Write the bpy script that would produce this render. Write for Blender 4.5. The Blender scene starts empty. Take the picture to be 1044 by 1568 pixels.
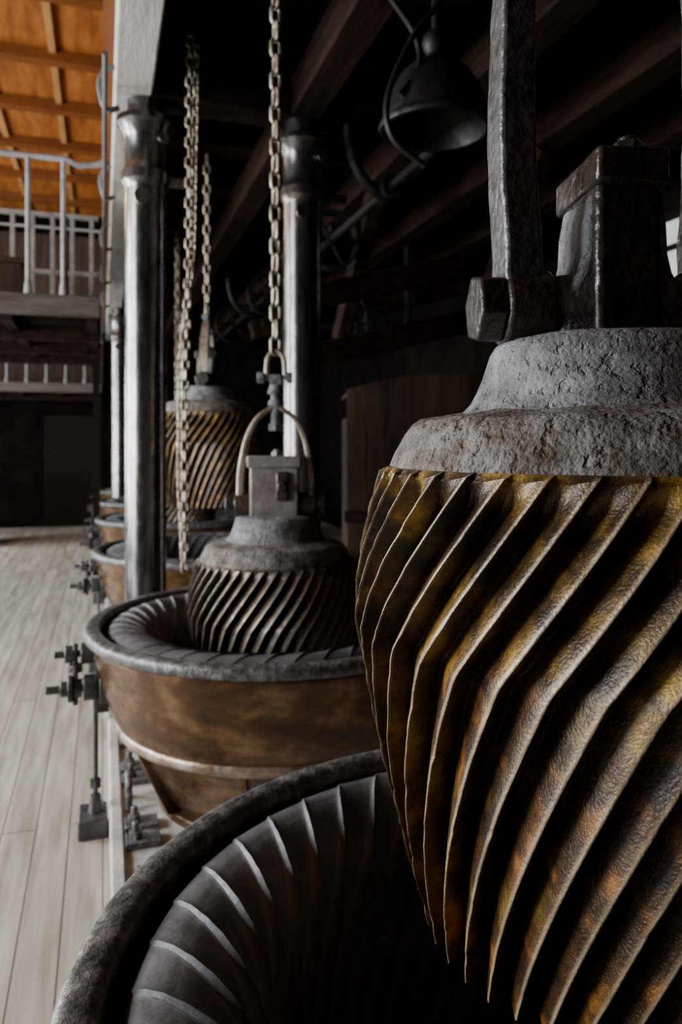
import bpy, bmesh, math, random
from mathutils import Vector, Matrix, noise as mnoise
random.seed(4)
HC=1.53          # eye height above floor
F=1180.0
PSI=math.atan(372/F)
C=bpy.context.scene.collection
def H(h): return HC+h

# ---------------------------------------------------------------- materials
def mk(name, cols, scale=6, detail=6, rough=(.5,.7), metal=0.0, bump=.2, bscale=40, stretch=(1,1,1), spec=.5, lo=.35, hi=.65, bdist=.01, pits=0):
    m=bpy.data.materials.new(name); m.use_nodes=True
    nt=m.node_tree; N=nt.nodes; L=nt.links
    b=N['Principled BSDF']
    tc=N.new('ShaderNodeTexCoord'); mp=N.new('ShaderNodeMapping'); mp.inputs['Scale'].default_value=stretch
    L.new(tc.outputs['Object'],mp.inputs[0])
    n=N.new('ShaderNodeTexNoise'); n.inputs['Scale'].default_value=scale; n.inputs['Detail'].default_value=detail; n.inputs['Roughness'].default_value=.65
    L.new(mp.outputs[0],n.inputs[0])
    r=N.new('ShaderNodeValToRGB'); L.new(n.outputs[0],r.inputs[0])
    els=r.color_ramp.elements
    k=len(cols)
    for i,c in enumerate(cols):
        p=lo+(hi-lo)*i/(k-1)
        if i==0: e=els[0]
        elif i==k-1: e=els[len(els)-1]
        else: e=els.new(p)
        e.position=p
        e.color=(*c,1)
    L.new(r.outputs[0],b.inputs['Base Color'])
    mr=N.new('ShaderNodeMapRange'); mr.inputs[3].default_value=rough[0]; mr.inputs[4].default_value=rough[1]
    mr.inputs[1].default_value=.3; mr.inputs[2].default_value=.7
    n2=N.new('ShaderNodeTexNoise'); n2.inputs['Scale'].default_value=bscale; n2.inputs['Detail'].default_value=5
    L.new(mp.outputs[0],n2.inputs[0]); L.new(n2.outputs[0],mr.inputs[0]); L.new(mr.outputs[0],b.inputs['Roughness'])
    b.inputs['Metallic'].default_value=metal
    b.inputs['Specular IOR Level'].default_value=spec
    bp=N.new('ShaderNodeBump'); bp.inputs['Strength'].default_value=bump; bp.inputs['Distance'].default_value=bdist
    L.new(n2.outputs[0],bp.inputs['Height'])
    out=bp.outputs[0]
    if pits:
        n3=N.new('ShaderNodeTexNoise'); n3.inputs['Scale'].default_value=pits; n3.inputs['Detail'].default_value=3; L.new(mp.outputs[0],n3.inputs[0])
        r3=N.new('ShaderNodeMapRange'); r3.inputs[1].default_value=.32; r3.inputs[2].default_value=.45; L.new(n3.outputs[0],r3.inputs[0])
        b3=N.new('ShaderNodeBump'); b3.inputs['Strength'].default_value=.8; b3.inputs['Distance'].default_value=.004
        L.new(r3.outputs[0],b3.inputs['Height']); L.new(bp.outputs[0],b3.inputs['Normal']); out=b3.outputs[0]
    L.new(out,b.inputs['Normal'])
    return m

M_hub=mk('dusty_cast_iron',[(.075,.074,.076),(.155,.157,.165),(.235,.24,.25)],scale=20,detail=10,rough=(.6,.85),bump=1.0,bscale=160,bdist=.003,spec=.35,pits=60)
M_hublow=mk('dusty_cast_iron_stained',[(.065,.042,.027),(.13,.112,.098),(.215,.21,.21)],scale=22,detail=10,rough=(.6,.85),bump=1.0,bscale=130,bdist=.005,spec=.35,pits=45)
M_iron=mk('rusty_forged_iron',[(.022,.020,.020),(.05,.043,.04),(.12,.055,.032)],scale=14,rough=(.2,.5),metal=.5,bump=.7,bscale=60,bdist=.006,hi=.74)
M_iron2=mk('grey_forged_iron',[(.045,.045,.05),(.09,.09,.096),(.065,.04,.03)],scale=10,rough=(.25,.5),metal=.45,bump=.8,bscale=60,bdist=.006,hi=.75)
M_iron3=mk('light_grey_casting',[(.13,.10,.09),(.20,.17,.16),(.27,.25,.24)],scale=10,rough=(.4,.6),metal=.2,bump=.5,bscale=60,bdist=.004)
M_rim=mk('worn_rim_iron',[(.045,.045,.047),(.095,.094,.097),(.23,.23,.235)],scale=30,rough=(.3,.55),metal=.3,bump=.7,bscale=80,bdist=.004)
M_brass=mk('aged_bronze_bowl',[(.032,.015,.008),(.095,.048,.018),(.25,.15,.065)],scale=5.5,detail=12,rough=(.18,.38),metal=.5,bump=.25,bscale=30,bdist=.004,stretch=(1,1,1.6),lo=.32,hi=.70)
M_belt=mk('worn_bronze_band',[(.15,.09,.05),(.27,.21,.15),(.38,.35,.30)],scale=10,rough=(.22,.42),metal=.5,bump=.2,bscale=40)
M_col=mk('dark_steel_column',[(.08,.078,.08),(.17,.168,.175),(.22,.18,.15)],scale=5,rough=(.17,.32),metal=.92,bump=.10,bscale=30,stretch=(1,1,.3))
M_dkmet=mk('near_black_metal',[(.003,.003,.0035),(.006,.006,.0065),(.010,.008,.007)],scale=5,rough=(.4,.6),metal=.0,bump=.12,bscale=30,spec=.22)  # metal with an almost black base colour
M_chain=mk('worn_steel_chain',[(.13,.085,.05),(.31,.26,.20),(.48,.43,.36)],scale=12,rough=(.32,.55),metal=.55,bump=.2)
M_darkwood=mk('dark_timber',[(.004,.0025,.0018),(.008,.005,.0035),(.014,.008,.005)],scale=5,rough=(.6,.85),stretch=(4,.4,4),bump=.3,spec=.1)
M_redwood=mk('red_brown_timber',[(.006,.0025,.0015),(.014,.006,.003),(.026,.011,.006)],scale=5,rough=(.6,.85),stretch=(4,.4,4),bump=.3,spec=.1)
M_casing=mk('brown_wood_casing',[(.014,.007,.003),(.030,.014,.0065),(.05,.025,.011)],scale=4,rough=(.5,.7),stretch=(3,3,.4),bump=.2,spec=.3)
M_pale=mk('pale_painted_timber',[(.34,.32,.28),(.47,.45,.40),(.56,.54,.50)],scale=6,rough=(.5,.8),stretch=(3,.3,3),bump=.3)
M_base=mk('grey_painted_base',[(.32,.31,.29),(.48,.47,.44),(.62,.60,.57)],scale=5,rough=(.5,.8),bump=.3)
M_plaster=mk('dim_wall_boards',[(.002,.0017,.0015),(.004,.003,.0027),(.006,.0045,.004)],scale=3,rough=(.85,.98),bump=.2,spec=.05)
M_wallL=mk('pale_wall',[(.20,.18,.155),(.26,.235,.205)],scale=3,rough=(.7,.9),bump=.2)
M_greypanel=mk('grey_brown_panelling',[(.035,.020,.013),(.07,.050,.038)],scale=3,rough=(.7,.9),bump=.2,stretch=(6,1,.3),spec=.2)
M_edge=mk('dull_gallery_edge',[(.05,.038,.03),(.10,.085,.075)],scale=6,rough=(.6,.8),bump=.2,stretch=(.4,3,3),spec=.2)
M_rail=mk('grey_painted_rail',[(.15,.15,.155),(.22,.22,.225),(.29,.29,.29)],scale=8,rough=(.4,.6),bump=.1)
M_railfar=mk('dimmed_grey_rail',[(.08,.08,.08),(.12,.12,.12)],scale=8,rough=(.4,.6),bump=.1)  # darker rail grey; puts the far balcony's weaker light into the colour
M_drum=mk('grey_zinc_drum',[(.15,.15,.15),(.22,.22,.22)],scale=8,rough=(.4,.6),metal=.3,bump=.1)
M_orange=mk('orange_pine_boards',[(.17,.05,.009),(.26,.085,.015),(.33,.12,.024)],scale=3,rough=(.45,.6),stretch=(3,.5,3),bump=.1,spec=.3)
M_orange2=mk('pine_batten',[(.32,.16,.055),(.40,.215,.08)],scale=3,rough=(.45,.6),bump=.1,spec=.3)
M_orange3=mk('dark_pine_beam',[(.12,.035,.007),(.17,.053,.010)],scale=3,rough=(.45,.6),bump=.1,spec=.3)

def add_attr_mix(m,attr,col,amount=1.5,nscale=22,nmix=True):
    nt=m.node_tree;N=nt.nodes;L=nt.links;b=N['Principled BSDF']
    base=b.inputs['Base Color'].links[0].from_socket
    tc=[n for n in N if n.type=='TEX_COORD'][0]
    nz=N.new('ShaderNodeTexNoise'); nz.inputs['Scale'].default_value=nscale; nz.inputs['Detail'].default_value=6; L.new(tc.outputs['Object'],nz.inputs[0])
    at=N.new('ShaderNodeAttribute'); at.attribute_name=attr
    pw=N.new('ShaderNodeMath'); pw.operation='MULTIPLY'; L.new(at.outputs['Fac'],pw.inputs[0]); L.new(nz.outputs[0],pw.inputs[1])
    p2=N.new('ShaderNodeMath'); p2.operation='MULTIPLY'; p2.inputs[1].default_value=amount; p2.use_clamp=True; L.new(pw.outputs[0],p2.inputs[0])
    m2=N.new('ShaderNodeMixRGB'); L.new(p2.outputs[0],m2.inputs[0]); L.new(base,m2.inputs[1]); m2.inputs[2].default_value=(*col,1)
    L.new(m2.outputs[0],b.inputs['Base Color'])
def cone_mat():
    m=mk('ochre_crusted_cone',[(.014,.008,.004),(.045,.024,.008),(.16,.092,.016),(.46,.29,.045)],scale=12,detail=14,rough=(.18,.46),metal=.15,bump=.9,bscale=280,bdist=.0014,lo=.39,hi=.66)
    nt=m.node_tree;N=nt.nodes;L=nt.links;b=N['Principled BSDF']
    base=b.inputs['Base Color'].links[0].from_socket
    tc=[n for n in N if n.type=='TEX_COORD'][0]
    sx=N.new('ShaderNodeSeparateXYZ'); L.new(tc.outputs['Object'],sx.inputs[0])
    nz=N.new('ShaderNodeTexNoise'); nz.inputs['Scale'].default_value=18; nz.inputs['Detail'].default_value=12; L.new(tc.outputs['Object'],nz.inputs[0])
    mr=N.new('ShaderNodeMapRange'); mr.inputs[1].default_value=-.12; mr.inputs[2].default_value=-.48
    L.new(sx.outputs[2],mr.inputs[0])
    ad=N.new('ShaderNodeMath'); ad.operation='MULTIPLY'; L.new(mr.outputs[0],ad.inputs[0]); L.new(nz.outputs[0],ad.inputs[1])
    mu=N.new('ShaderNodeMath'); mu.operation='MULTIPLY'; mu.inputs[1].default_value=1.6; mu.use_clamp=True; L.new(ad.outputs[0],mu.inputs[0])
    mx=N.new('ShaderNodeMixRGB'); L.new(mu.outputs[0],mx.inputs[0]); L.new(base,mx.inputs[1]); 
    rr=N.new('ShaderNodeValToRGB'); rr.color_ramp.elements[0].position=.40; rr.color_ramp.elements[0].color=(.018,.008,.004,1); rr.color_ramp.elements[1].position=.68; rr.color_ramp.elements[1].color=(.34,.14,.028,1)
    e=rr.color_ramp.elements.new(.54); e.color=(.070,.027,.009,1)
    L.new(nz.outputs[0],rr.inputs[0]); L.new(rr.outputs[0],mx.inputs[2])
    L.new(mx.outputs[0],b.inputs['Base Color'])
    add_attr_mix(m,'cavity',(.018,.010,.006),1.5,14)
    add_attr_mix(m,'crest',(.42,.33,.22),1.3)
    return m
M_cone=cone_mat()
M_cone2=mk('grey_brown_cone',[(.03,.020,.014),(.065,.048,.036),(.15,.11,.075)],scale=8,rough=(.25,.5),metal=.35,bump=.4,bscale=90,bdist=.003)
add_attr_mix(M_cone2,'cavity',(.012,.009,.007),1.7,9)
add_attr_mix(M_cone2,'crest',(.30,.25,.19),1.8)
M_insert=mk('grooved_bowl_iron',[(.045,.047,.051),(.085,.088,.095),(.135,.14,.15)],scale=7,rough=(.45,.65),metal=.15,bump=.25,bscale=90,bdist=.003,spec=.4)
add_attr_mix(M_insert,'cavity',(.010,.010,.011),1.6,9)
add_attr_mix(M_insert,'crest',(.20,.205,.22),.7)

def plank_mat():
    m=bpy.data.materials.new('pale_floor_boards'); m.use_nodes=True
    nt=m.node_tree;N=nt.nodes;L=nt.links;b=N['Principled BSDF']
    tc=N.new('ShaderNodeTexCoord'); mp=N.new('ShaderNodeMapping'); mp.inputs['Rotation'].default_value=(0,0,math.pi/2)
    L.new(tc.outputs['Object'],mp.inputs[0])
    br=N.new('ShaderNodeTexBrick'); br.inputs['Scale'].default_value=1; br.inputs['Brick Width'].default_value=3.2; br.inputs['Row Height'].default_value=.125
    br.inputs['Mortar Size'].default_value=.003; br.inputs['Color1'].default_value=(.43,.39,.335,1); br.inputs['Color2'].default_value=(.57,.52,.455,1); br.inputs['Mortar'].default_value=(.14,.115,.09,1)
    L.new(mp.outputs[0],br.inputs[0])
    mp2=N.new('ShaderNodeMapping'); mp2.inputs['Scale'].default_value=(9,.7,1); L.new(tc.outputs['Object'],mp2.inputs[0])
    n=N.new('ShaderNodeTexNoise'); n.inputs['Scale'].default_value=2.5; n.inputs['Detail'].default_value=9; L.new(mp2.outputs[0],n.inputs[0])
    r=N.new('ShaderNodeValToRGB'); r.color_ramp.elements[0].position=.3; r.color_ramp.elements[0].color=(.5,.48,.45,1); r.color_ramp.elements[1].position=.68; r.color_ramp.elements[1].color=(1,1,1,1)
    L.new(n.outputs[0],r.inputs[0])
    mx=N.new('ShaderNodeMixRGB'); mx.blend_type='MULTIPLY'; mx.inputs[0].default_value=1; L.new(br.outputs[0],mx.inputs[1]); L.new(r.outputs[0],mx.inputs[2])
    L.new(mx.outputs[0],b.inputs['Base Color']); b.inputs['Roughness'].default_value=.42
    bp=N.new('ShaderNodeBump'); bp.inputs['Strength'].default_value=.3; bp.inputs['Distance'].default_value=.01; L.new(br.outputs[1],bp.inputs['Height']); bp.invert=True
    L.new(bp.outputs[0],b.inputs['Normal'])
    return m
M_floor=plank_mat()
def glass_mat():
    m=bpy.data.materials.new('frosted_daylight_pane'); m.use_nodes=True
    b=m.node_tree.nodes['Principled BSDF']; b.inputs['Base Color'].default_value=(.7,.72,.7,1)
    b.inputs['Emission Color'].default_value=(.8,.85,.85,1); b.inputs['Emission Strength'].default_value=.4
    return m
M_glass=glass_mat()

# ---------------------------------------------------------------- builders
def empty(name,loc,rz=0):
    e=bpy.data.objects.new(name,None); e.empty_display_size=.2; e.location=loc; e.rotation_euler[2]=rz; C.objects.link(e); return e
def fin(bm,name,mat,parent=None,bevel=0,smooth=True,ang=35,seg=2):
    bmesh.ops.recalc_face_normals(bm,faces=bm.faces)
    me=bpy.data.meshes.new(name); bm.to_mesh(me); bm.free()
    return fin_me(me,name,mat,parent,bevel,smooth,ang,seg)
def fin_me(me,name,mat,parent=None,bevel=0,smooth=True,ang=35,seg=2):
    if mat and not me.materials: me.materials.append(mat)
    if smooth:
        for p in me.polygons: p.use_smooth=True
        me.set_sharp_from_angle(angle=math.radians(ang))
    o=bpy.data.objects.new(name,me); C.objects.link(o)
    if parent: o.parent=parent
    if bevel:
        md=o.modifiers.new('bevel','BEVEL'); md.width=bevel; md.segments=seg; md.limit_method='ANGLE'; md.angle_limit=math.radians(40)
    return o
def box(bm,c,s,rot=None):
    M=Matrix.Translation(c)
    if rot: M=M@rot
    M=M@Matrix.Diagonal((*s,1))
    return bmesh.ops.create_cube(bm,size=1,matrix=M)['verts']
def bx(bm,x0,x1,y0,y1,z0,z1): return box(bm,((x0+x1)/2,(y0+y1)/2,(z0+z1)/2),(x1-x0,y1-y0,z1-z0))
def cyl(bm,p0,p1,r0,r1=None,seg=24,spin=0):
    p0=Vector(p0);p1=Vector(p1); r1=r0 if r1 is None else r1
    d=p1-p0; q=d.to_track_quat('Z','Y').to_matrix().to_4x4()
    M=Matrix.Translation((p0+p1)/2)@q@Matrix.Rotation(spin,4,'Z')
    return bmesh.ops.create_cone(bm,cap_ends=True,segments=seg,radius1=r0,radius2=r1,depth=d.length,matrix=M)['verts']
def lathe(bm,prof,seg=64,cx=0,cy=0,closed=False,jit=0):
    rings=[]
    for (r,z) in prof:
        ring=[]
        for i in range(seg):
            a=2*math.pi*i/seg
            rr=r
            if jit:
                rr+=jit*mnoise.noise(Vector((math.cos(a)*r*14,math.sin(a)*r*14,z*14)))
                zz=z+jit*.7*mnoise.noise(Vector((math.cos(a)*r*11+9,math.sin(a)*r*11,z*11)))
            else: zz=z
            ring.append(bm.verts.new((cx+rr*math.cos(a),cy+rr*math.sin(a),zz)))
        rings.append(ring)
    n=len(rings)
    for k in range(n if closed else n-1):
        A=rings[k];B=rings[(k+1)%n]
        for i in range(seg):
            j=(i+1)%seg
            bm.faces.new((A[i],A[j],B[j],B[i]))
    return rings
def tube(bm,pts,r,seg=10,closed=False):
    pts=[Vector(p) for p in pts]; n=len(pts); rings=[]
    up=Vector((0.013,0.02,1))
    prev=None
    for i,p in enumerate(pts):
        if closed: t=(pts[(i+1)%n]-pts[i-1]).normalized()
        else: t=(pts[min(i+1,n-1)]-pts[max(i-1,0)]).normalized()
        if prev is None:
            a=t.cross(up); 
            if a.length<.1: a=t.cross(Vector((1,0,0)))
            a.normalize()
        else:
            a=(prev-t*prev.dot(t)).normalized()
        prev=a; b=t.cross(a)
        rings.append([bm.verts.new(p+a*r*math.cos(2*math.pi*k/seg)+b*r*math.sin(2*math.pi*k/seg)) for k in range(seg)])
    for i in range(n if closed else n-1):
        A=rings[i];B=rings[(i+1)%n]
        for k in range(seg):
            l=(k+1)%seg; bm.faces.new((A[k],A[l],B[l],B[k]))
    if not closed:
        bm.faces.new(rings[0]); bm.faces.new(rings[-1])
def interp(prof,step):
    out=[]
    for (a,b) in zip(prof[:-1],prof[1:]):
        L=math.hypot(b[0]-a[0],b[1]-a[1]); n=max(1,int(round(L/step)))
        for i in range(n): out.append((a[0]+(b[0]-a[0])*i/n,a[1]+(b[1]-a[1])*i/n))
    out.append(prof[-1]); return out
def spl(pts,n=8):
    out=[]
    P=[Vector(p) for p in pts]
    P=[2*P[0]-P[1]]+P+[2*P[-1]-P[-2]]
    for i in range(1,len(P)-2):
        for k in range(n):
            t=k/n
            out.append(.5*((2*P[i])+(-P[i-1]+P[i+1])*t+(2*P[i-1]-5*P[i]+4*P[i+1]-P[i+2])*t*t+(-P[i-1]+3*P[i]-3*P[i+1]+P[i+2])*t**3))
    out.append(P[-2]); return out

def grooved(name,prof,teeth,twist,depth,shape,jit=.0,step=.012,dfun=None,ck=4,cav0=.45):
    """prof (r,z) top->bottom, twist(s,z)->angle offset, shape=[(t,d)]"""
    P=interp(prof,step); verts=[];cr=[];cv=[];faces=[]
    ns=len(shape); seg=teeth*ns
    s=0
    for k,(r,z) in enumerate(P):
        if k: s+=math.hypot(r-P[k-1][0],z-P[k-1][1])
        tw=twist(s,z); D=depth*(dfun(s,z) if dfun else 1)
        a=P[max(k-1,0)];b=P[min(k+1,len(P)-1)]
        tr,tz=b[0]-a[0],b[1]-a[1]; l=math.hypot(tr,tz) or 1
        nr,nz=-tz/l,tr/l
        for i in range(teeth):
            for (t,d) in shape:
                th=2*math.pi*(i+t)/teeth+tw
                x,y=math.cos(th),math.sin(th)
                dd=d*D
                if jit:
                    nn=mnoise.noise(Vector((x*r*30,y*r*30,z*30)))*jit+mnoise.noise(Vector((x*r*80,y*r*80,z*80)))*jit*.5
                    if d<.1: nn-=max(0,mnoise.noise(Vector((x*r*60+7,y*r*60,z*60)))-.15)*jit*3.5
                else: nn=0
                rr=r-dd*nr+nn; zz=z-dd*nz
                verts.append((rr*x,rr*y,zz)); f=min(1,D/depth)
                cr.append(max(0,1-d*ck) if f>.2 else 0.0); cv.append(max(0,(d-cav0)/(1-cav0))*f)
    for k in range(len(P)-1):
        for i in range(seg):
            j=(i+1)%seg
            faces.append((k*seg+i,(k+1)*seg+i,(k+1)*seg+j,k*seg+j))
    zc=P[-1][1]; verts.append((0,0,zc-.01)); cr.append(0); cv.append(0); c=len(verts)-1; b0=(len(P)-1)*seg
    for i in range(seg): faces.append((b0+i,c,b0+(i+1)%seg))
    me=bpy.data.meshes.new(name); me.from_pydata(verts,[],faces); me.update()
    at=me.attributes.new('crest','FLOAT','POINT'); at.data.foreach_set('value',cr)
    at=me.attributes.new('cavity','FLOAT','POINT'); at.data.foreach_set('value',cv)
    return me

# ---- shared meshes (local z = height relative to eye level of the lifted front cone)
cprof=[(.285,-.034),(.322,-.036),(.334,-.041),(.340,-.060),(.351,-.10),(.362,-.15),(.368,-.20),(.370,-.25),(.367,-.268),(.342,-.40),(.318,-.50),(.292,-.60),(.266,-.685)]
cshape=[(0,0),(.018,0),(.038,.12),(.07,.78),(.105,1.0),(.20,1.0),(.30,.93),(.42,.78),(.54,.61),(.66,.44),(.78,.27),(.88,.12),(.95,.03),(.985,.0)]
def ctw(s,z): return 1.9*(z+.04) if z>-.262 else 1.9*(-.222)+1.30*(z+.262)
cdf=lambda s,z: max(0,min(1,(s-.037)*22))
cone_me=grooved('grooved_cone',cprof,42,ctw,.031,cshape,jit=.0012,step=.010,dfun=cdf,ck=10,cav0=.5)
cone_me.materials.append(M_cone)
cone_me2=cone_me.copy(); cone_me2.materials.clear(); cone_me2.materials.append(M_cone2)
iprof=[(.680,-.85),(.683,-.81),(.681,-.785),(.672,-.768),(.655,-.757),(.63,-.752),(.60,-.755),(.572,-.765),(.546,-.783),(.524,-.81),(.508,-.845),(.497,-.89),(.486,-.95),(.472,-1.02),(.452,-1.10),(.42,-1.19),(.37,-1.28)]
iprof=[(r,z+.022) for r,z in iprof]
ishape=[(0,1),(.025,.62),(.055,.15),(.09,0),(.16,.0),(.28,.05),(.42,.12),(.58,.22),(.74,.36),(.86,.52),(.94,.72),(.98,.92)]
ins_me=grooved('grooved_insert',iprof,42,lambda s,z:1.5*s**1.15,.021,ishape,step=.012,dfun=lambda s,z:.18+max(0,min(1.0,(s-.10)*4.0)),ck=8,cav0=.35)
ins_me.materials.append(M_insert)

def link(bm,c,L,W,r,vert_dir,side_dir,n=20,seg=8):
    hl=(L-W)/2; R=W/2-r; pts=[]
    for k in range(n):
        a=2*math.pi*k/n
        x=R*math.cos(a); z=R*math.sin(a)+(hl if math.sin(a)>=0 else -hl)
        pts.append(Vector(c)+vert_dir*z+side_dir*x)
    tube(bm,pts,r,seg,True)
def chain(name,pts,parent,L=.092,W=.058,r=.0085,mat=M_chain,rot=0):
    bm=bmesh.new(); pitch=L-2.6*r
    P=[Vector(p) for p in pts]; seglens=[(b-a).length for a,b in zip(P[:-1],P[1:])]; tot=sum(seglens)
    n=int(tot/pitch)+1
    for i in range(n):
        d=min(i*pitch,tot-1e-4); k=0
        while d>seglens[k]: d-=seglens[k]; k+=1
        t=(P[k+1]-P[k]).normalized(); c=P[k]+t*d
        a=rot+(math.pi/2 if i%2 else 0)+random.uniform(-.12,.12)
        s=Vector((math.cos(a),math.sin(a),0)); s=(s-t*s.dot(t)).normalized()
        link(bm,c,L,W,r,t,s)
    return fin(bm,name,mat,parent,smooth=True,ang=60)

def hexnut(bm,p0,p1,r,spin=0): cyl(bm,p0,p1,r,seg=6,spin=spin)

def hanging_cone(x,y,dz,rz,bail_h=.60,bail_w=.145,chain_top=2.04,twist=0,cme=None,wide=1.0):
    root=empty('hanging_grinding_cone',(x,y,H(dz)),rz)
    PV=.188
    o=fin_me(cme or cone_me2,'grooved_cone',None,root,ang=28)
    o.rotation_euler[2]=twist
    bm=bmesh.new()
    p=interp([(.10,-.06),(.30,-.06),(.314,-.05),(.317,-.035),(.311,-.018),(.298,.008),(.288,.022),(.275,.031),(.245,.036),(.205,.044),(.15,.046)],.01)
    lathe(bm,p,220,jit=.007); fin(bm,'hub_lower_tier',M_hublow,root,ang=60)
    bm=bmesh.new()
    p=interp([(.222,.036),(.207,.045),(.198,.055),(.189,.072),(.181,.092),(.175,.112),(.171,.126),(.165,.136),(.152,.142),(.11,.148),(.0,.152)],.01)
    lathe(bm,p,140,jit=.004); bmesh.ops.remove_doubles(bm,verts=bm.verts,dist=1e-5); fin(bm,'hub_collar',M_hub,root,ang=60)
    W=wide
    MS=M_iron if W<1.2 else M_iron3
    bm=bmesh.new(); box(bm,(-.004*1,-.01,.245),(.092*W,.11,.22)); fin(bm,'square_stem',MS,root,bevel=.009,seg=3)
    bm=bmesh.new(); v=box(bm,(-.004,.0,.372),(.102*W,.155,.05))
    for w in v:
        if w.co.y>0: w.co.z-=.006
    fin(bm,'stem_cap',MS,root,bevel=.007,seg=3)
    bm=bmesh.new(); cyl(bm,(.006,-.035,.395),(.006,-.035,.415),.027,.023,seg=6); cyl(bm,(.006,-.035,.413),(.006,-.035,.423),.014,seg=16); fin(bm,'cap_bolt',MS,root,bevel=.003)
    if W>1.2:
        bm=bmesh.new(); box(bm,(.03,-.066,.27),(.05,.03,.12)); cyl(bm,(.03,-.08,.27),(.03,-.095,.27),.025,seg=6); fin(bm,'stem_key',M_iron,root,bevel=.006)
    for s in (-1,1):
        bm=bmesh.new()
        cyl(bm,(s*.03,0,PV),(s*.094,0,PV),.054,.047,seg=36)
        fin(bm,'pivot_ear',M_hub,root,bevel=.010,seg=3)
        bm=bmesh.new()
        prof=[(.030,.345),(.050,.345),(.058,.30),(.060,.26),(.066,.235),(.080,.21),(.088,.175),(.092,.155),(.104,.140),(.03,.135)]
        A=[bm.verts.new((s*a,-.050+.0*b,b)) for a,b in prof]; B=[bm.verts.new((s*a,.060,b)) for a,b in prof]
        bm.faces.new(A); bm.faces.new(B[::-1])
        for j in range(len(prof)): k=(j+1)%len(prof); bm.faces.new((A[j],A[k],B[k],B[j]))
        fin(bm,'stem_shoulder',M_hub,root,bevel=.012,seg=4,ang=50)
        bm=bmesh.new(); cyl(bm,(s*.098,0,PV),(s*(bail_w+.022),0,PV),.056,.053,seg=40); fin(bm,'bail_eye',M_iron,root,bevel=.006,seg=3)
        bm=bmesh.new(); cyl(bm,(s*.03,0,PV),(s*(bail_w+.05),0,PV),.022,seg=20); fin(bm,'pivot_pin',M_iron,root)
        bm=bmesh.new(); hexnut(bm,(s*(bail_w+.022),0,PV),(s*(bail_w+.060),0,PV),.051,spin=.3); fin(bm,'pivot_nut',M_iron,root,bevel=.005,seg=3)
    big=bail_h>.8
    if big: pl=[(-bail_w+.004,PV+.015),(-bail_w+.002,.28),(-bail_w-.003,.36),(-bail_w-.006,.46),(-bail_w-.004,.54),(-bail_w+.0,.66),(-bail_w+.02,.78),(-bail_w+.06,.87),(-.05,.93),(0,bail_h)]
    else: pl=[(-bail_w,PV+.015),(-bail_w+.0,.30),(-bail_w+.01,.38),(-bail_w+.03,.47),(-bail_w+.07,.55),(-.03,.59),(0,bail_h)]
    pr=[(-a,b) for a,b in pl[:-1]][::-1]
    path=spl([(a,0,b) for a,b in pl+pr],7)
    bm=bmesh.new(); rings=[]
    n=len(path)
    for i,pnt in enumerate(path):
        t=(path[min(i+1,n-1)]-path[max(i-1,0)]).normalized(); nn=Vector((-t.z,0,t.x))
        k=1-abs(i/(n-1)*2-1)
        if big: w=.074-.018*k*k; th=.052-.016*k*k
        else: w=.066-.030*k; th=.026-.008*k
        w+= .005*mnoise.noise(Vector((pnt.x*12,5,pnt.z*16))); th+=.006*mnoise.noise(Vector((pnt.x*14,1,pnt.z*18)))
        rings.append([bm.verts.new(pnt+nn*a*th/2+Vector((0,b*w/2,0))) for a,b in ((-1,-1),(1,-1),(1,1),(-1,1))])
    for a,b in zip(rings[:-1],rings[1:]):
        for k in range(4): bm.faces.new((a[k],a[(k+1)%4],b[(k+1)%4],b[k]))
    bm.faces.new(rings[0]); bm.faces.new(rings[-1])
    fin(bm,'bail_strap',M_iron2 if big else M_chain,root,bevel=.006,seg=3,ang=50)
    b=bail_h
    bm=bmesh.new()
    cyl(bm,(0,0,b-.10),(0,0,b+.06),.021,seg=20); cyl(bm,(0,0,b-.10),(0,0,b-.07),.034,seg=6)
    cyl(bm,(0,0,b+.008),(0,0,b+.03),.034,.03,seg=24); cyl(bm,(0,0,b+.055),(0,0,b+.095),.036,.026,seg=24)
    fin(bm,'swivel',M_hub,root,bevel=.003)
    bm=bmesh.new()
    cyl(bm,(-.075,0,b+.125),(.07,0,b+.125),.012,seg=14); cyl(bm,(-.078,0,b+.125),(-.05,0,b+.125),.024,seg=6); cyl(bm,(.045,0,b+.125),(.07,0,b+.125),.024,seg=6)
    box(bm,(0,0,b+.11),(.05,.03,.055))
    fin(bm,'shackle_pin',M_hub,root,bevel=.003)
    bm=bmesh.new()
    pts=[(-.038,0,b+.115),(-.038,0,b+.17),(-.030,0,b+.215),(0,0,b+.238),(.030,0,b+.215),(.038,0,b+.17),(.038,0,b+.115)]
    tube(bm,spl(pts,5),.011,10); fin(bm,'shackle',M_chain,root)
    chain('hoist_chain',[(0,0,b+.26),(0,0,chain_top-dz)],root,rot=.5)
    return root

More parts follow.
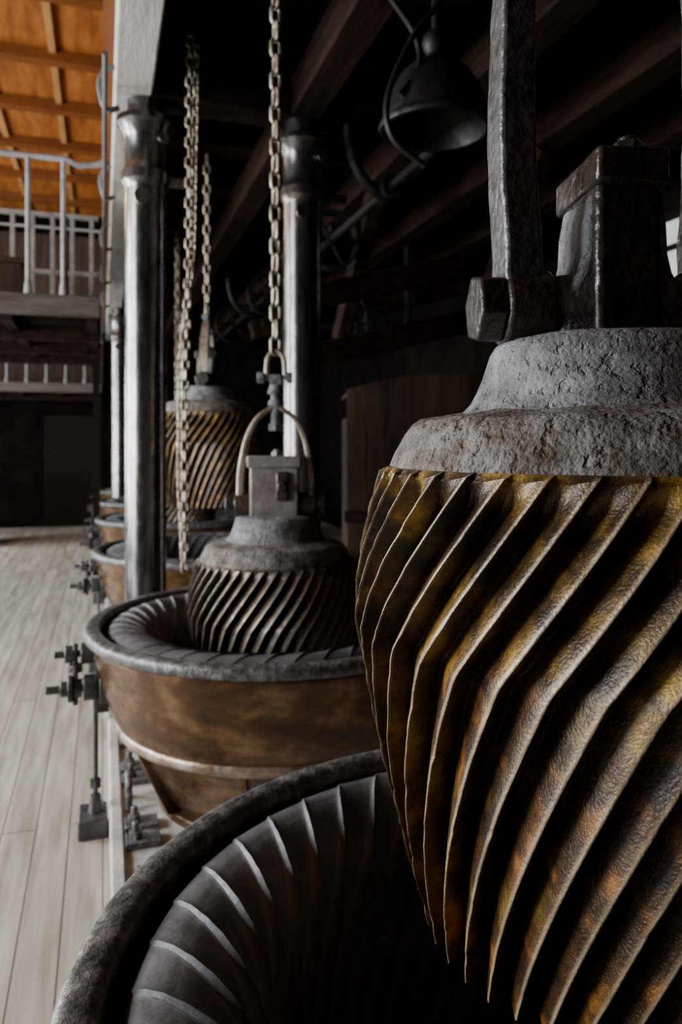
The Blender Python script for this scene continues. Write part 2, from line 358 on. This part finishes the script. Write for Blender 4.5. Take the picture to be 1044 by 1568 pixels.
PLH=.085
FL=-HC+PLH     # top of plinth in mill-local coords
S=2.21
def mill(x,y,k=0):
    root=empty('cone_mill',(x,y,HC))
    R=.772
    fin_me(ins_me,'grooved_insert',None,root,ang=30)
    top=-.725
    bm=bmesh.new()
    sec=[]
    for i in range(14):
        a=2*math.pi*i/14
        sec.append((R-.033+.033*math.copysign(abs(math.cos(a))**.7,math.cos(a)),top-.026+.026*math.copysign(abs(math.sin(a))**.7,math.sin(a))))
    lathe(bm,sec,180,closed=True,jit=.003); fin(bm,'rim_ring',M_rim,root,ang=80)
    bm=bmesh.new()
    prof=[(.69,-.90),(.715,-.80),(.717,-.765),(.738,-.763),(.743,-.78),(.738,-.80),(.730,-.83),(.716,-.90),(.694,-.98),(.670,-1.05),(.650,-1.095),(.636,-1.115),(.622,-1.13),(.60,-1.17),(.55,-1.25),(.49,-1.36),(.455,-1.41),(.48,-1.415),(.485,-1.425),(.485,FL),(.2,FL)]
    lathe(bm,prof,128); fin(bm,'bowl_body',M_brass,root,ang=35)
    bm=bmesh.new()
    sec=[(.637+.017*math.cos(2*math.pi*i/12),-1.118+.024*math.sin(2*math.pi*i/12)) for i in range(12)]
    lathe(bm,sec,128,closed=True); fin(bm,'bowl_band',M_belt,root,ang=80)
    bm=bmesh.new()
    for i in range(8):
        a=math.radians(22+45*i); d=Vector((math.cos(a),math.sin(a),0)); s=Vector((-d.y,d.x,0))*.012
        q=[d*.60+Vector((0,0,-1.14)),d*.632+Vector((0,0,-1.14)),d*.50+Vector((0,0,-1.42)),d*.42+Vector((0,0,-1.42))]
        A=[bm.verts.new(p+s) for p in q];B=[bm.verts.new(p-s) for p in q]
        bm.faces.new(A);bm.faces.new(B[::-1])
        for j in range(4): bm.faces.new((A[j],A[(j+1)%4],B[(j+1)%4],B[j]))
    fin(bm,'bowl_ribs',M_brass,root,bevel=.004)
    bm=bmesh.new()
    X=-.70
    def sp(y0,h,tip,r,disc):
        cyl(bm,(X+.05,y0,h),(tip,y0,h),r,seg=16)
        for (xx,rr,w) in disc: cyl(bm,(xx,y0,h),(xx-w,y0,h),rr,seg=24)
    sp(0,-.965,-.91,.016,[(-.66,.075,.05),(-.72,.05,.05),(-.775,.036,.03),(-.81,.052,.018)])
    sp(.02,-.835,-.88,.014,[(-.73,.042,.05),(-.80,.034,.04)])
    cyl(bm,(-.80,0,-1.03),(-.80,0,-.79),.011,seg=10); cyl(bm,(-.80,0,-.90),(-.80,0,-.87),.03,seg=6)
    hexnut(bm,(-.83,0,-.965),(-.855,0,-.965),.032)
    box(bm,(-.70,0,-.93),(.05,.07,.26))
    fin(bm,'feed_spindle',M_iron2,root,bevel=.003)
    bm=bmesh.new()
    cyl(bm,(-.725,0,-1.02),(-.725,0,-1.40),.010,seg=12); cyl(bm,(-.725,0,-1.36),(-.725,0,-1.33),.024,seg=6)
    cyl(bm,(-.725,0,-1.455),(-.725,0,-1.39),.028,.02,seg=16)
    fin(bm,'support_rod',M_iron2,root)
    bm=bmesh.new(); box(bm,(-.735,0,-1.4925),(.11,.16,.075)); fin(bm,'footing_block',M_iron2,root,bevel=.006)
    bm=bmesh.new(); x0,x1=.025-x,1.36-x; 
    bx(bm,x0,x1,-S/2+.155,S/2-.155,-HC,FL)
    bx(bm,x0+.0,x0+.05,-S/2+.155,S/2-.155,FL,FL+.018)
    fin(bm,'base_frame',M_base,root,bevel=.01)
    bm=bmesh.new()
    z=FL+.018
    tube(bm,spl([(-.60,-.06,FL),(-.60,-.05,FL+.08),(-.60,0,FL+.12),(-.60,.05,FL+.08),(-.60,.06,FL)],5),.014,10)
    for yy in (-.62,-.32,-.2,.2,.32,.62):
        cyl(bm,(-.585,yy,FL),(-.585,yy,FL+.05),.024,seg=6); cyl(bm,(-.585,yy,FL),(-.585,yy,FL+.08),.012,seg=10)
        box(bm,(-.56,yy,FL+.012),(.12,.09,.024))
    fin(bm,'base_fittings',M_rim,root,bevel=.002)
    return root

MX,MY=.698,.919
for k in range(6): mill(MX,MY+S*k,k)
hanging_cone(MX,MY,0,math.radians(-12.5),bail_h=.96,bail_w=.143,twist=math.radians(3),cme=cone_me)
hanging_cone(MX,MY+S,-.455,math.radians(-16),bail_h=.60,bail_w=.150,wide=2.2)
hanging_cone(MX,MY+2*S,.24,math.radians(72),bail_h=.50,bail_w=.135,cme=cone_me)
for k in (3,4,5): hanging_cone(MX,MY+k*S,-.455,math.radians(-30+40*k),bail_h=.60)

# ---------------------------------------------------------------- columns
def column(x,y,top=1.79,r=.110):
    root=empty('steel_column',(x,y,HC))
    bm=bmesh.new()
    prof=[(0,-1.53),(r*1.32,-1.53),(r*1.32,-1.44),(r*1.15,-1.40),(r,-1.34),(r,.40)]
    prof+=[(r,1.36),(r*1.02,1.37),(r*1.18,1.40),(r*1.18,1.45),(r*1.02,1.48),(r,1.50),(r,top-.16),(r*1.08,top-.14),(r*1.25,top-.10),(r*1.4,top-.08),(r*1.4,top-.05),(r*.9,top-.05),(r*.9,1.838),(0,1.838)]
    lathe(bm,prof,48); bmesh.ops.remove_doubles(bm,verts=bm.verts,dist=1e-5); fin(bm,'shaft',M_col,root,ang=30)
    bm=bmesh.new(); bx(bm,r*.6,r*2.4,-.03,.03,1.40,1.44); cyl(bm,(-r*.2,-r*.9,1.30),(-r*.2,-r*1.1,1.30),.045,seg=20); cyl(bm,(r*.8,-r*.8,1.62),(r*.8,-r*1.1,1.62),.03,seg=12)
    fin(bm,'clamp_fittings',M_col,root,bevel=.003)
    return root
YC=MY+1.5*S
column(.222,YC); column(1.10,YC); column(.222,YC+3*S); column(1.10,YC+3*S)

# ---------------------------------------------------------------- overhead timber
root=empty('pale_girder',(0,0,0))
bm=bmesh.new(); bx(bm,.06,.25,-1.0,14.4,H(1.84),H(2.12)); fin(bm,'girder_beam',M_pale,root,bevel=.01)
bm=bmesh.new()
for k in range(6):
    y=2.6+1.5*k
    tube(bm,spl([(.06,y,H(1.95)),(.02,y,H(1.93)),(-.015,y,H(1.86)),(.0,y,H(1.76)),(.03,y,H(1.72)),(.08,y,H(1.74))],5),.016,8)
tube(bm,[(.01,3.5,H(1.72)),(.01,12.5,H(1.72))],.012,8)
fin(bm,'guide_brackets',M_railfar,root)
root=empty('overhead_frame',(0,0,0))
bm=bmesh.new()
for x in (1.10,1.9,2.65,3.35): bx(bm,x-.09,x+.09,-2,14.4,H(1.84),H(2.05))
fin(bm,'joists',M_redwood,root,bevel=.008)
bm=bmesh.new()
for y in (.919,3.129,4.2,5.339,7.549,9.759,10.9,11.969): bx(bm,.25,3.9,y-.09,y+.09,H(2.05),H(2.28))
bx(bm,.25,1.3,4.13,4.35,H(1.84),H(2.05))
for y in (2.2,6.2,8.6): bx(bm,.25,3.9,y-.06,y+.06,H(2.05),H(2.28))
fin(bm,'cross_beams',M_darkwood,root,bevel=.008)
bm=bmesh.new()
for (x,y0) in ((1.9,5.6),(2.65,4.6)):
    box(bm,(x,y0,H(1.35)),(.12,.14,1.35),Matrix.Rotation(math.radians(42),4,'X'))
for y0,z0 in ((4.9,1.25),(4.9,.85),(6.8,1.3)):
    box(bm,(2.45,y0,H(z0)),(2.4,.14,.16),Matrix.Rotation(math.radians(-14),4,'Y'))
fin(bm,'braces',M_redwood,root,bevel=.008)

# line shaft with pulleys
def pulley(bm,c,r,w,axis,solid=False):
    a=Vector(axis).normalized(); c=Vector(c); q=a.to_track_quat('Z','Y').to_matrix().to_4x4(); M=Matrix.Translation(c)@q
    t=bmesh.new()
    lathe(t,[(r,-w/2),(r*1.02,0),(r,w/2),(r*.9,w/2),(r*.9,-w/2)],48,closed=True)
    lathe(t,[(r*.2,-w*.7),(r*.2,w*.7),(r*.1,w*.7),(r*.1,-w*.7)],24,closed=True)
    for k in range(6):
        aa=k*math.pi/3
        cyl(t,(math.cos(aa)*r*.18,math.sin(aa)*r*.18,0),(math.cos(aa)*r*.92,math.sin(aa)*r*.92,0),.018,.014,seg=8)
    bmesh.ops.transform(t,matrix=M,verts=t.verts)
    me=bpy.data.meshes.new('t'); t.to_mesh(me); t.free(); bm.from_mesh(me); bpy.data.meshes.remove(me)
root=empty('overhead_line_shaft',(0,0,0))
bm=bmesh.new(); SX=1.62
cyl(bm,(SX,3.5,H(1.50)),(SX,13,H(1.50)),.03,seg=16)
for (y,r,w) in ((5.4,.22,.12),(7.6,.22,.12),(9.6,.26,.12)): pulley(bm,(SX,y,H(1.50)),r,w,(0,1,0))
for y in (4.2,6.2,8.6):
    tube(bm,spl([(SX-.26,y,H(2.06)),(SX-.24,y,H(1.75)),(SX-.16,y,H(1.55)),(SX,y,H(1.45)),(SX+.16,y,H(1.55)),(SX+.24,y,H(1.75)),(SX+.26,y,H(2.06))],6),.032,10)
    cyl(bm,(SX,y-.08,H(1.50)),(SX,y+.08,H(1.50)),.07,seg=20)
fin(bm,'shaft_and_pulleys',M_dkmet,root,ang=40)
root=empty('counter_shaft',(0,0,0))
bm=bmesh.new()
cyl(bm,(1.35,6.6,H(1.05)),(2.9,6.6,H(1.05)),.03,seg=16)
for x,r in ((1.55,.15),(2.3,.26)): pulley(bm,(x,6.6,H(1.05)),r,.12,(1,0,0))
for x in (1.8,2.75): bx(bm,x-.03,x+.03,6.56,6.64,H(1.05),H(2.04))
fin(bm,'counter_shaft_pulleys',M_dkmet,root,ang=40)
root=empty('bell_shaped_drive_pulley',(1.33,2.9,HC))
bm=bmesh.new()
lathe(bm,[(0,1.72),(.028,1.72),(.05,1.70),(.058,1.67),(.05,1.64),(.035,1.62),(.045,1.60),(.10,1.575),(.15,1.53),(.19,1.46),(.215,1.38),(.22,1.34),(.235,1.33),(.24,1.315),(.235,1.30),(.21,1.30),(.19,1.38),(.12,1.5),(0,1.53)],64)
cyl(bm,(0,0,1.70),(0,0,2.05),.018,seg=14)
fin(bm,'bell_pulley',M_dkmet,root,ang=40)
bm=bmesh.new()
tube(bm,spl([(-.34,-.1,2.05),(-.33,-.1,1.86),(-.22,-.1,1.74),(-.13,-.1,1.62),(-.12,-.1,1.50),(-.20,-.1,1.38)],8),.013,10)
tube(bm,spl([(.02,-.12,2.05),(.0,-.12,1.86),(-.06,-.12,1.74),(-.16,-.12,1.6),(-.26,-.12,1.36),(-.24,-.12,1.2),(-.1,-.12,1.10)],8),.013,10)
fin(bm,'fork_rods',M_dkmet,root)

root=empty('hand_chain',(0,0,0))
chain('chain_loop',[(.425,3.92,H(2.05)),(.42,3.92,H(1.0)),(.40,3.92,H(.2)),(.40,3.92,H(-.66))],root,L=.07,W=.046,r=.007)
chain('chain_return',[(.47,4.0,H(2.05)),(.45,4.0,H(1.0)),(.385,3.98,H(.4)),(.38,3.96,H(-.2)),(.40,3.94,H(-.66))],root,L=.07,W=.046,r=.007,rot=.7)

# ---------------------------------------------------------------- boarded housing and tub on the right
root=empty('boarded_machine_housing',(2.45,5.2,0),math.radians(-14))
bm=bmesh.new()
n=11; w=1.5/n
tpf=lambda xx: 2.02-.12*(xx/.75)**2
for i in range(n):
    xx=-.75+w*(i+.5); a,b=xx-w/2+.002,xx+w/2-.002
    v=bx(bm,a,b,-.30,-.27,.04,2.0)
    for q in v:
        if q.co.z>1: q.co.z=tpf(q.co.x)
    v=bx(bm,xx-w/2,xx+w/2,-.27,.28,1.9,2.0)
    for q in v: q.co.z=tpf(q.co.x)-(.02 if q.co.z>1.95 else .05)
bx(bm,-.75,-.72,-.27,.28,.0,1.7); bx(bm,.72,.75,-.27,.28,.0,1.7); bx(bm,-.75,.75,.25,.28,0,1.7)
fin(bm,'boards',M_casing,root)
bm=bmesh.new()
for z in (.25,1.0): bx(bm,-.77,.77,-.325,-.30,z-.04,z+.04)
bx(bm,-.77,.77,-.31,.28,0,.05)
fin(bm,'ledges',M_redwood,root,bevel=.005)
bm=bmesh.new(); cyl(bm,(-.25,-.30,1.5),(-.25,-.42,1.5),.05,seg=24); cyl(bm,(-.25,-.42,1.5),(-.25,-.45,1.5),.03,seg=6); fin(bm,'bearing_boss',M_rim,root,bevel=.004)
root=empty('wooden_hopper_tub',(2.75,3.4,HC))
bm=bmesh.new(); lathe(bm,[(0,-1.53),(.30,-1.53),(.34,-1.1),(.40,-.5),(.40,-.45),(.43,-.44),(.43,-.38),(.36,-.38),(.3,-.9),(0,-.95)],48); fin(bm,'tub',M_casing,root,ang=30)
bm=bmesh.new()
for z in (-1.2,-.7): lathe(bm,[(.32+.035*(z+1.2)*2,z-.02),(.375+.035*(z+1.2)*2,z-.02),(.375+.035*(z+1.2)*2,z+.02),(.32+.035*(z+1.2)*2,z+.02)],48,closed=True)
fin(bm,'hoops',M_iron2,root)

# ---------------------------------------------------------------- gallery on the left
def gallery(y0,y1,x0,x1,dt,hr,name,sp=.24,heavy=.018,mr=M_rail,posts=()):
    root=empty(name,(0,0,0))
    bm=bmesh.new(); bx(bm,x0,x1,y0,y1,H(dt-.05),H(dt)); fin(bm,'deck',M_darkwood,root)
    bm=bmesh.new(); bx(bm,x0,x1,y0-.04,y0,H(dt-.14),H(dt+.02)); fin(bm,'edge_beam',M_edge,root,bevel=.005)
    bm=bmesh.new()
    n=int((x1-x0)/.6)
    for i in range(n+1):
        x=x0+(x1-x0-.1)*i/n; bx(bm,x,x+.08,y0,y1,H(dt-.18),H(dt-.05))
    k=y0+.6
    while k<y1: bx(bm,x0,x1,k,k+.1,H(dt-.24),H(dt-.12)); k+=1.0
    fin(bm,'deck_joists',M_redwood,root)
    bm=bmesh.new()
    tube(bm,[(x0,y0,H(dt+hr)),(x1-.25,y0,H(dt+hr)),(x1-.15,y0,H(dt+hr-.04)),(x1-.03,y0,H(dt+hr-.02)),(x1+.02,y0,H(dt+hr))],heavy*1.3,10)
    tube(bm,[(x0,y0,H(dt+hr*.5)),(x1,y0,H(dt+hr*.5))],heavy*.6,8)
    x=x1-.26
    while x>x0:
        r=heavy
        cyl(bm,(x,y0,H(dt-.05)),(x,y0,H(dt+hr)),r,seg=12); cyl(bm,(x,y0,H(dt)),(x,y0,H(dt+.10)),r*1.8,r*1.3,seg=12)
        x-=sp
    fin(bm,'railing',mr,root)
    if posts:
        bm=bmesh.new()
        for (x,y) in posts: bx(bm,x-.04,x+.04,y-.04,y+.04,0,H(dt-.05))
        fin(bm,'posts',M_darkwood,root)
    return root
g=gallery(6.0,9.2,-4.9,-.02,1.07,1.04,'gallery_balcony',sp=.245,posts=((-.07,9.1),(-2.6,6.1),(-2.6,9.1)))
bm=bmesh.new()
for h in (1.12,1.9,2.55): bx(bm,-4.9,-.05,9.15,9.2,H(h),H(h)+.05)
x=-.1
while x>-4.9: bx(bm,x-.045,x,9.155,9.195,H(1.05),H(2.55)); x-=.21
fin(bm,'rear_balusters',M_rail,g,bevel=.004)
bm=bmesh.new()
bx(bm,-1.25,-.75,7.9,8.4,H(1.07),H(1.75)); bx(bm,-1.28,-.72,7.87,8.43,H(1.72),H(1.78)); bx(bm,-.42,-.34,8.2,8.28,H(1.07),H(2.3))
fin(bm,'gallery_chest',M_casing,g,bevel=.006)
gallery(13.3,14.4,-4.9,-.02,.95,.72,'far_balcony',sp=.3,heavy=.025,mr=M_railfar,posts=((-.07,13.4),(-2.2,13.4)))

root=empty('zinc_drum',(-1.95,12.3,0))
bm=bmesh.new(); lathe(bm,[(0,0.0),(.46,0.0),(.47,.04),(.46,.08),(.46,.38),(.475,.40),(.46,.42),(.46,.75),(.475,.77),(.46,.79),(.46,1.10),(.48,1.12),(.48,1.16),(.44,1.16),(.44,1.0),(0,1.0)],48)
fin(bm,'drum_shell',M_drum,root,ang=30)

# ---------------------------------------------------------------- room shell
def slab(name,x0,x1,y0,y1,z0,z1,mat):
    bm=bmesh.new(); bx(bm,x0,x1,y0,y1,z0,z1); return fin(bm,name,mat,None,smooth=False)
XL,XR,YB,YF=-5.0,4.0,-3.0,14.5
HL=4.1
slab('floor',XL,XR,YB,YF,-.1,0,M_floor)
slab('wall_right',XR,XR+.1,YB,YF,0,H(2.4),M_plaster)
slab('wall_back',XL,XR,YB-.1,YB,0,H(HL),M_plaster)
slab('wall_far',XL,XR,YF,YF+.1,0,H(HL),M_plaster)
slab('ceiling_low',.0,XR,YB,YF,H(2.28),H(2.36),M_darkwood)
slab('wall_upper_partition',.0,.06,YB,YF,H(2.12),H(HL),M_orange3)
slab('ceiling_high',XL,.06,YB,YF,H(HL),H(HL)+.08,M_orange)
root=empty('ceiling_battens',(0,0,0))
bm=bmesh.new()
x=-.5
while x>XL: bx(bm,x-.035,x+.035,YB,YF,H(HL-.05),H(HL)); x-=.72
fin(bm,'battens',M_orange2,root,bevel=.005)
bm=bmesh.new()
y=1.0
while y<YF: bx(bm,XL,.0,y-.08,y+.08,H(HL-.12),H(HL)); y+=1.25
fin(bm,'beams',M_orange3,root,bevel=.005)
slab('wall_far_panelling',XL,.0,YF-.06,YF,H(1.0),H(HL-.4),M_greypanel)
bm=bmesh.new(); bx(bm,-1.0,-.1,YF-.05,YF-.02,0,2.0); fin(bm,'door_1',M_darkwood,None)
root=empty('wall_left',(0,0,0))
bm=bmesh.new(); wins=[(-1.6,.4),(1.4,3.4),(4.4,6.4),(7.4,9.4),(10.4,12.4)]
zs,zt=1.1,3.5
bx(bm,XL-.2,XL,YB,YF,0,zs); bx(bm,XL-.2,XL,YB,YF,zt,H(HL))
prev=YB
for a,b in wins: bx(bm,XL-.2,XL,prev,a,zs,zt); prev=b
bx(bm,XL-.2,XL,prev,YF,zs,zt); fin(bm,'masonry',M_wallL,root,smooth=False)
for i,(a,b) in enumerate(wins):
    w=empty('window_%d'%(i+1),(0,0,0)); bm=bmesh.new()
    bx(bm,XL-.12,XL-.06,a,a+.06,zs,zt);bx(bm,XL-.12,XL-.06,b-.06,b,zs,zt);bx(bm,XL-.12,XL-.06,a,b,zs,zs+.06);bx(bm,XL-.12,XL-.06,a,b,zt-.06,zt)
    bx(bm,XL-.11,XL-.07,(a+b)/2-.02,(a+b)/2+.02,zs,zt);bx(bm,XL-.11,XL-.07,a,b,(zs+zt)/2-.02,(zs+zt)/2+.02)
    fin(bm,'frame',M_pale,w)
w=empty('window_6',(0,0,0))
bm=bmesh.new(); bx(bm,XR-.02,XR-.01,4.45,5.35,H(1.2),H(1.62)); fin(bm,'pane',M_glass,w,smooth=False)
bm=bmesh.new()
for y in (4.42,4.75,5.05,5.38): bx(bm,XR-.05,XR,y-.025,y+.025,H(1.17),H(1.65))
for h in (1.17,1.42,1.65): bx(bm,XR-.05,XR,4.4,5.4,H(h)-.02,H(h)+.02)
fin(bm,'frame',M_darkwood,w)

# ---------------------------------------------------------------- lights
def area(name,loc,rot,sx,sy,e,col):
    l=bpy.data.lights.new(name,'AREA'); l.shape='RECTANGLE'; l.size=sx; l.size_y=sy; l.energy=e; l.color=col
    o=bpy.data.objects.new(name,l); o.location=loc; o.rotation_euler=rot; C.objects.link(o); return o
for i,(a,b) in enumerate(wins):
    e=[5,440,600,320,380][i]
    area('window_daylight',(XL-.02,(a+b)/2,(zs+zt)/2),(0,math.radians(-90),0),2.3,1.9,e,(.97,.985,1.0))
p=bpy.data.lights.new('ceiling_fill_light','POINT'); p.energy=90; p.color=(1,.72,.40); p.shadow_soft_size=.15  # unseen warm light added to brighten the pine ceiling
o=bpy.data.objects.new('ceiling_fill_light',p); o.location=(-3.0,8.0,H(2.4)); C.objects.link(o)
w=bpy.data.worlds.new('World'); bpy.context.scene.world=w; w.use_nodes=True
w.node_tree.nodes['Background'].inputs[0].default_value=(.7,.8,.95,1); w.node_tree.nodes['Background'].inputs[1].default_value=.3

# ---------------------------------------------------------------- camera
cam=bpy.data.cameras.new('camera'); cam.sensor_fit='VERTICAL'; cam.sensor_height=36; cam.sensor_width=24; cam.lens=F/1600*36
cam.shift_y=-110/1600
cam.clip_start=.02
cam.dof.use_dof=True; cam.dof.focus_distance=.95; cam.dof.aperture_fstop=4.8
co=bpy.data.objects.new('camera',cam); co.location=(0,0,HC); co.rotation_euler=(math.pi/2,0,-PSI); C.objects.link(co)
bpy.context.scene.camera=co
